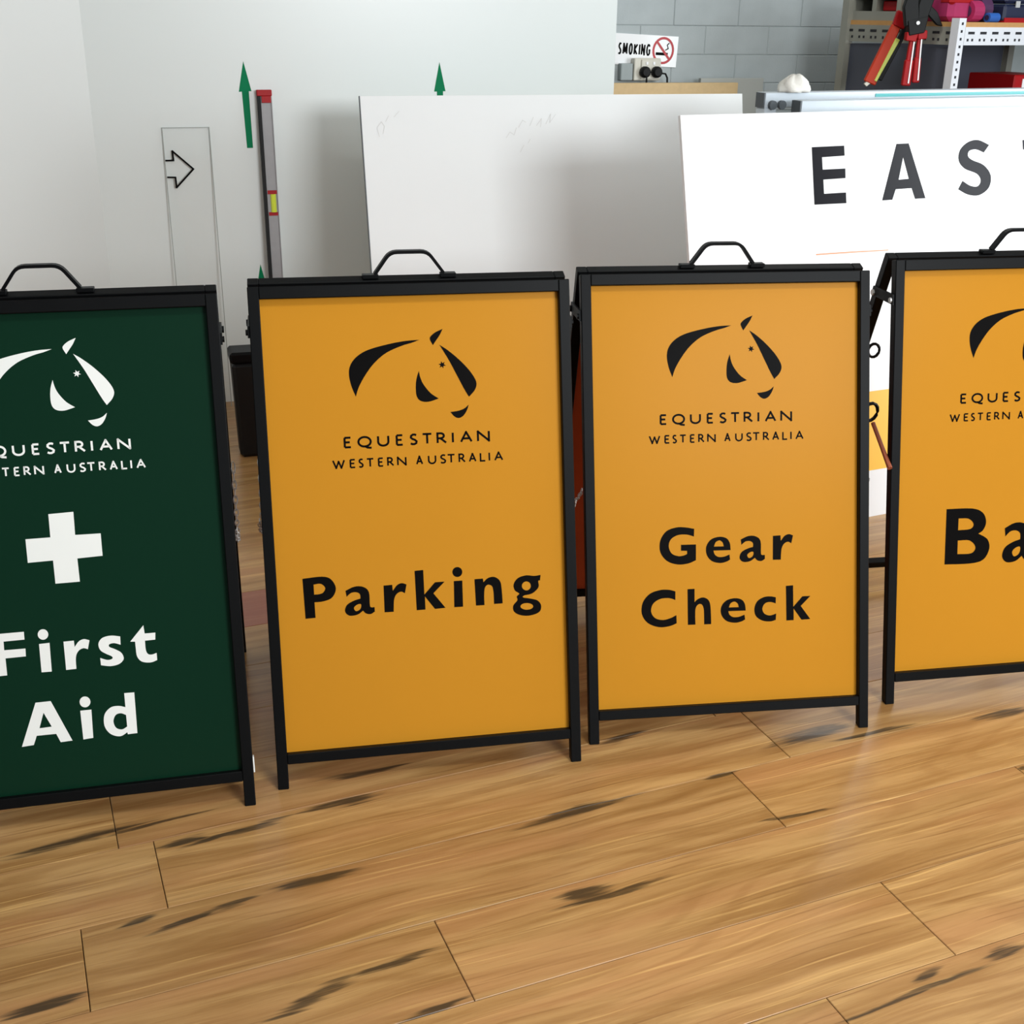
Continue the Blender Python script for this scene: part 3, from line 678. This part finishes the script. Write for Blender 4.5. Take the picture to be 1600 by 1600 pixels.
gp = thing('power_outlet', 'cream double power outlet box under the smoking sign', 'outlet', WB(-.335, 0, 1.124), E17)
obj('mounting_box', box(-.085, .075, -.06, -.008, 0, .118), M['cream'], gp, bevel=.004)
obj('face_plate', box(-.045, .073, -.068, -.06, .008, .112), M['cream'], gp, bevel=.003)
for kx in (-.012, .030): obj('switch', box(kx - .006, kx + .006, -.072, -.068, .085, .1), M['white_sign'], gp)
obj('conduit', box(-.16, -.087, -.05, 0, 0, .09), M['mortar'], gp, bevel=.004)
for k, sx in enumerate((-.026, .044)):
    pg = thing('power_plug', ('left' if k == 0 else 'right') + ' black plug in the cream power outlet', 'plug', WB(-.335 + sx, -.070, 1.124 + .046), E17, 'black plugs in the outlet')
    bm = bmesh.new(); addtube(bm, [(0, .001, 0), (0, -.02, 0), (0, -.034, 0)], [.031, .031, .02], 14); obj('plug_body', bm, M['dark_rubber'], pg)
    cd = [(0.02, -.028, -.005), (.045, -.03, -.008), (.058, -.028, -.03), (.062, -.025, -.07), (.062, -.022, -.16), (.06, -.02, -.6)] if k else [(0, -.03, -.01), (.0, -.035, -.04), (.005, -.03, -.2), (.005, -.02, -.6)]
    obj('cord', addtube(bmesh.new(), cd, .0055, 6), M['dark_rubber'], pg)
# timber boards standing against the block wall
tb = thing('timber_plank', 'wide pine board standing on edge below the power outlet', 'plank', WB(-.17, -.19), E17)
obj('board', box(-.55, .335, 0, .045, 0, 1.118), M['pine'], tb, bevel=.002)
tb = thing('timber_plank', 'shorter pale grey board behind the pine board by the block wall', 'plank', WB(.2, -.12), E17)
obj('board', box(-.235, .16, 0, .03, 0, 1.139), M['grey_board'], tb, bevel=.002)

# ------------------------------------------------------------------ shelving with tools
SY = math.radians(30)
SC = at(1503, 42, 6.4)
def SH(x, y, z=0): return Vector((SC.x + x * math.cos(SY) - y * math.sin(SY), SC.y + x * math.sin(SY) + y * math.cos(SY), z))
sh = thing('steel_shelving', 'white slotted steel shelving with a board shelf', 'shelving', SH(0, 0), SY)
zs, SW, SD = 1.435, 1.3, .80
def slots(name, bm, z0, z1, along, n, fn, parent):
    return bm
for x in (0, SW):
    for y in (0, SD):
        p = obj('upright', box(x - .024, x + .024, y - .002 if y == 0 else y - .046, y + .046 if y == 0 else y + .002, 0, 1.475 if y == 0 else 1.9), M['shelf_white'] if y == 0 else M['grey_and_shade'], sh)  # rear uprights: white steel too, their shade put into the colour
        if x == 0 and y == 0:
            bm = bmesh.new()
            for k in range(20): 
                z = 1.45 - k * .035
                addbox(bm, x - .006, x + .006, -.0035, -.002, z - .006, z + .006)
            obj('slot', bm, M['slot'], p)['kind'] = 'stuff'
def beam(f, length, z0, m, name='beam'):
    b = obj(name, box(.026, length - .026, -.002, .03, z0, z0 + .083, f), m, sh)
    bm = bmesh.new(); n = int(length / .085)
    for k in range(n):
        c = .07 + k * .085
        addbox(bm, c - .022, c + .022, -.0035, -.002, z0 + .050, z0 + .062, f)
        for q in (-.02, .012): addbox(bm, c + q - .006, c + q + .006, -.0035, -.002, z0 + .018, z0 + .030, f)
    obj('slot', bm, M['slot'], b)['kind'] = 'stuff'
fx = lambda x, y, z: Vector((x, y, z)); fyd = lambda x, y, z: Vector((y, x, z))
for z0 in (zs - .083, .55):
    beam(fx, SW, z0, M['shelf_white']); beam(fyd, SD, z0, M['grey_and_shade'])  # side beam is the same white steel, painted darker as its shade
    beam(lambda x, y, z: Vector((x, SD - y, z)), SW, z0, M['grey_and_shade'])  # rear beam carries the same painted shade
    obj('shelf_board', box(.0, SW, .0, SD, z0 + .083, z0 + .105), M['ply'], sh)
obj('back_panel', box(.03, SW - .03, SD - .012, SD - .006, .1, 1.34), M['slate'], sh)['label'] = 'dark slate back panel'
obj('side_panel', box(.010, .014, .05, SD - .05, .1, 1.34), M['slate'], sh)['label'] = 'dark slate side panel'
zt = zs + .022
# goods on the shelf
def on_shelf(name, label, cat, x, y, rz=0, group=None):
    return thing(name, label, cat, SH(x, y, zt), SY + rz, group)
br = on_shelf('parts_rack', 'grey steel parts rack with square openings at the left end of the shelf', 'rack', .03, .44)
for z0 in (.0, .105):
    obj('shelf', box(-.02, .18, -.02, .34, z0, z0 + (.045 if z0 == 0 else .012)), M['grey_and_shade'], br)
for y in (-.02, .15, .325): obj('divider', box(-.02, .18, y, y + .03, .045, .105), M['grey_and_shade'], br)
obj('back', box(.17, .18, .01, .325, .045, .105), M['slot'], br)
b1 = on_shelf('parts_bin', 'red parts bin in an opening of the grey steel rack', 'bin', .06, .46)
obj('bin_body', box(-.02, .09, .005, .115, .046, .095), M['red'], b1, bevel=.005)
tb_ = on_shelf('tool_bag', 'dark red tool bag on the shelf behind the white upright', 'bag', .07, .16)
obj('bag_body', box(-.06, .1, -.07, .14, 0, .15), M['pink'], tb_, bevel=.025); obj('flap', box(-.063, .103, -.073, .02, .07, .155), M['red'], tb_, bevel=.02)
for k, (lab, x, y, r, m, cap) in enumerate((('magenta cloth roll lying on the shelf right of the white upright', .17, .1, .05, 'pink', 'purple'), ('purple cloth roll on the shelf beside the magenta one', .275, .15, .06, 'purple', 'pink'), ('blue roll lying at the front of the shelf', .25, .04, .022, 'blue', 'navy'))):
    t_ = on_shelf('cloth_roll', lab, 'roll', x, y, 0, 'rolls on the shelf')
    bm = bmesh.new(); addcyl(bm, (-.036, 0, r), (.036, 0, r), r, 16); obj('roll_body', bm, M[m], t_)
    for s in (-.037, .037):
        bm = bmesh.new(); addcyl(bm, (s - .002, 0, r), (s + .002, 0, r), r * .55, 12); obj('roll_end', bm, M[cap], t_)
nb = on_shelf('tool_case', 'navy blue tool case on the right of the shelf', 'case', .46, .14)
obj('case_body', box(-.1, .12, -.08, .12, 0, .085), M['navy'], nb, bevel=.012); obj('case_lid', box(-.1, .12, -.08, .12, .088, .13), M['navy'], nb, bevel=.012)
obj('latch', box(-.03, .0, -.085, -.08, .07, .10), M['steel'], nb)
rt = on_shelf('red_tray', 'low red tray along the front edge of the shelf', 'tray', .42, .02)
obj('tray_base', box(-.12, .14, -.012, .02, 0, .008), M['red'], rt)
obj('tray_lip', box(-.12, .14, -.016, -.010, 0, .022), M['red'], rt)
bx = thing('storage_box', 'red storage box with a white label below the shelf', 'box', SH(.56, .05, .657), SY)
obj('box_body', box(-.06, .24, 0, .3, 0, .55), M['red'], bx, bevel=.006); obj('label_plate', box(.0, .2, -.003, 0, .46, .53), M['white_sign'], bx)

# hand tools hung off the left beam, handles down
def tool(label, name, cat, top, bottom, Y):
    a = at(*top, Y); b = at(*bottom, Y - .01)
    r = thing(name, label, cat, a); return r, b - a
r, d = tool('orange caulking gun with a lime and black stripe, hung from the shelf beam', 'caulking_gun', 'tool', (1412, 30), (1362, 132), 6.62)
def bar(p0, p1, w0, w1, th):
    p0, p1 = Vector(p0), Vector(p1); dd = (p1 - p0).normalized(); n = Vector((dd.z, 0, -dd.x)); bm = bmesh.new(); y = Vector((0, th, 0))
    q = [p0 - n * w0, p0 + n * w0, p1 + n * w1, p1 - n * w1]
    A = [bm.verts.new(v - y) for v in q]; B = [bm.verts.new(v + y) for v in q]
    bm.faces.new(A); bm.faces.new(B[::-1])
    for k in range(4): bm.faces.new((A[k], B[k], B[(k + 1) % 4], A[(k + 1) % 4]))
    return bm
px_ = .0034
sd = Vector((d.z, 0, -d.x)).normalized()
if sd.x < 0: sd = -sd
obj('handle', bar(d * .12 - sd * .02, d - sd * .015, .024, .032, .014), M['orange'], r, bevel=.005)
obj('stripe', bar(d * .28 + sd * .014, d * .94 + sd * .006, .012, .007, .018), M['lime'], r, bevel=.002)
obj('sheath', bar(d * .05 + sd * .030, d * .9 + sd * .024, .014, .012, .015), M['dark_rubber'], r, bevel=.003)
obj('grip_top', bar(d * -.08 - sd * .01, d * .14 - sd * .01, .04, .03, .018), M['red'], r, bevel=.006)
obj('tip', bar(d * .97 - sd * .02, d * 1.05 - sd * .03, .012, .009, .01), M['cream'], r, bevel=.002)
r, d = tool('red handled bolt cutters with black jaws, hung right of the caulking gun', 'bolt_cutters', 'tool', (1432, 22), (1416, 134), 6.5)
for q, th in (([(-.05, -.06), (-.07, .03), (-.04, .16), (-.015, .2), (-.005, .06), (.012, -.02)], .02),
              ([(.0, .04), (.03, .18), (.06, .2), (.075, .07), (.05, -.03), (.01, -.05)], .017),
              ([(-.045, -.03), (.055, -.01), (.045, -.085), (-.03, -.1)], .024),
              ([(.04, .06), (.10, .01), (.135, -.055), (.105, -.05), (.05, -.0)], .012)):
    obj('jaw', addprism(bmesh.new(), q, -th, th), M['dark_rubber'], r, bevel=.004)
obj('collar', bar((-.012, 0, -.085), (-.016, 0, -.125), .03, .026, .02), M['red'], r, bevel=.004)
obj('collar', bar((.036, 0, -.075), (.04, 0, -.115), .024, .022, .02), M['red'], r, bevel=.004)
obj('pivot_bolt', addcyl(bmesh.new(), (.005, -.03, -.04), (.005, -.022, -.04), .009, 10), M['steel'], r)
for top, bot, w in (((-.005, 0, -.09), d + Vector((-.005, 0, 0)), .021), ((.028, 0, -.08), d + Vector((.042, 0, .015)), .017)):
    obj('handle', bar(top, Vector(top).lerp(Vector(bot), .55), w * .6, w * .75, .01), M['red'], r, bevel=.004)
    obj('grip', bar(Vector(top).lerp(Vector(bot), .5), bot, w, w * 1.05, .014), M['red'], r, bevel=.005)
    obj('edge_strip', bar(Vector(top).lerp(Vector(bot), .1) + Vector((.008, -.012, 0)), Vector(top).lerp(Vector(bot), .95) + Vector((.008, -.016, 0)), .003, .003, .003), M['white_sign'], r)
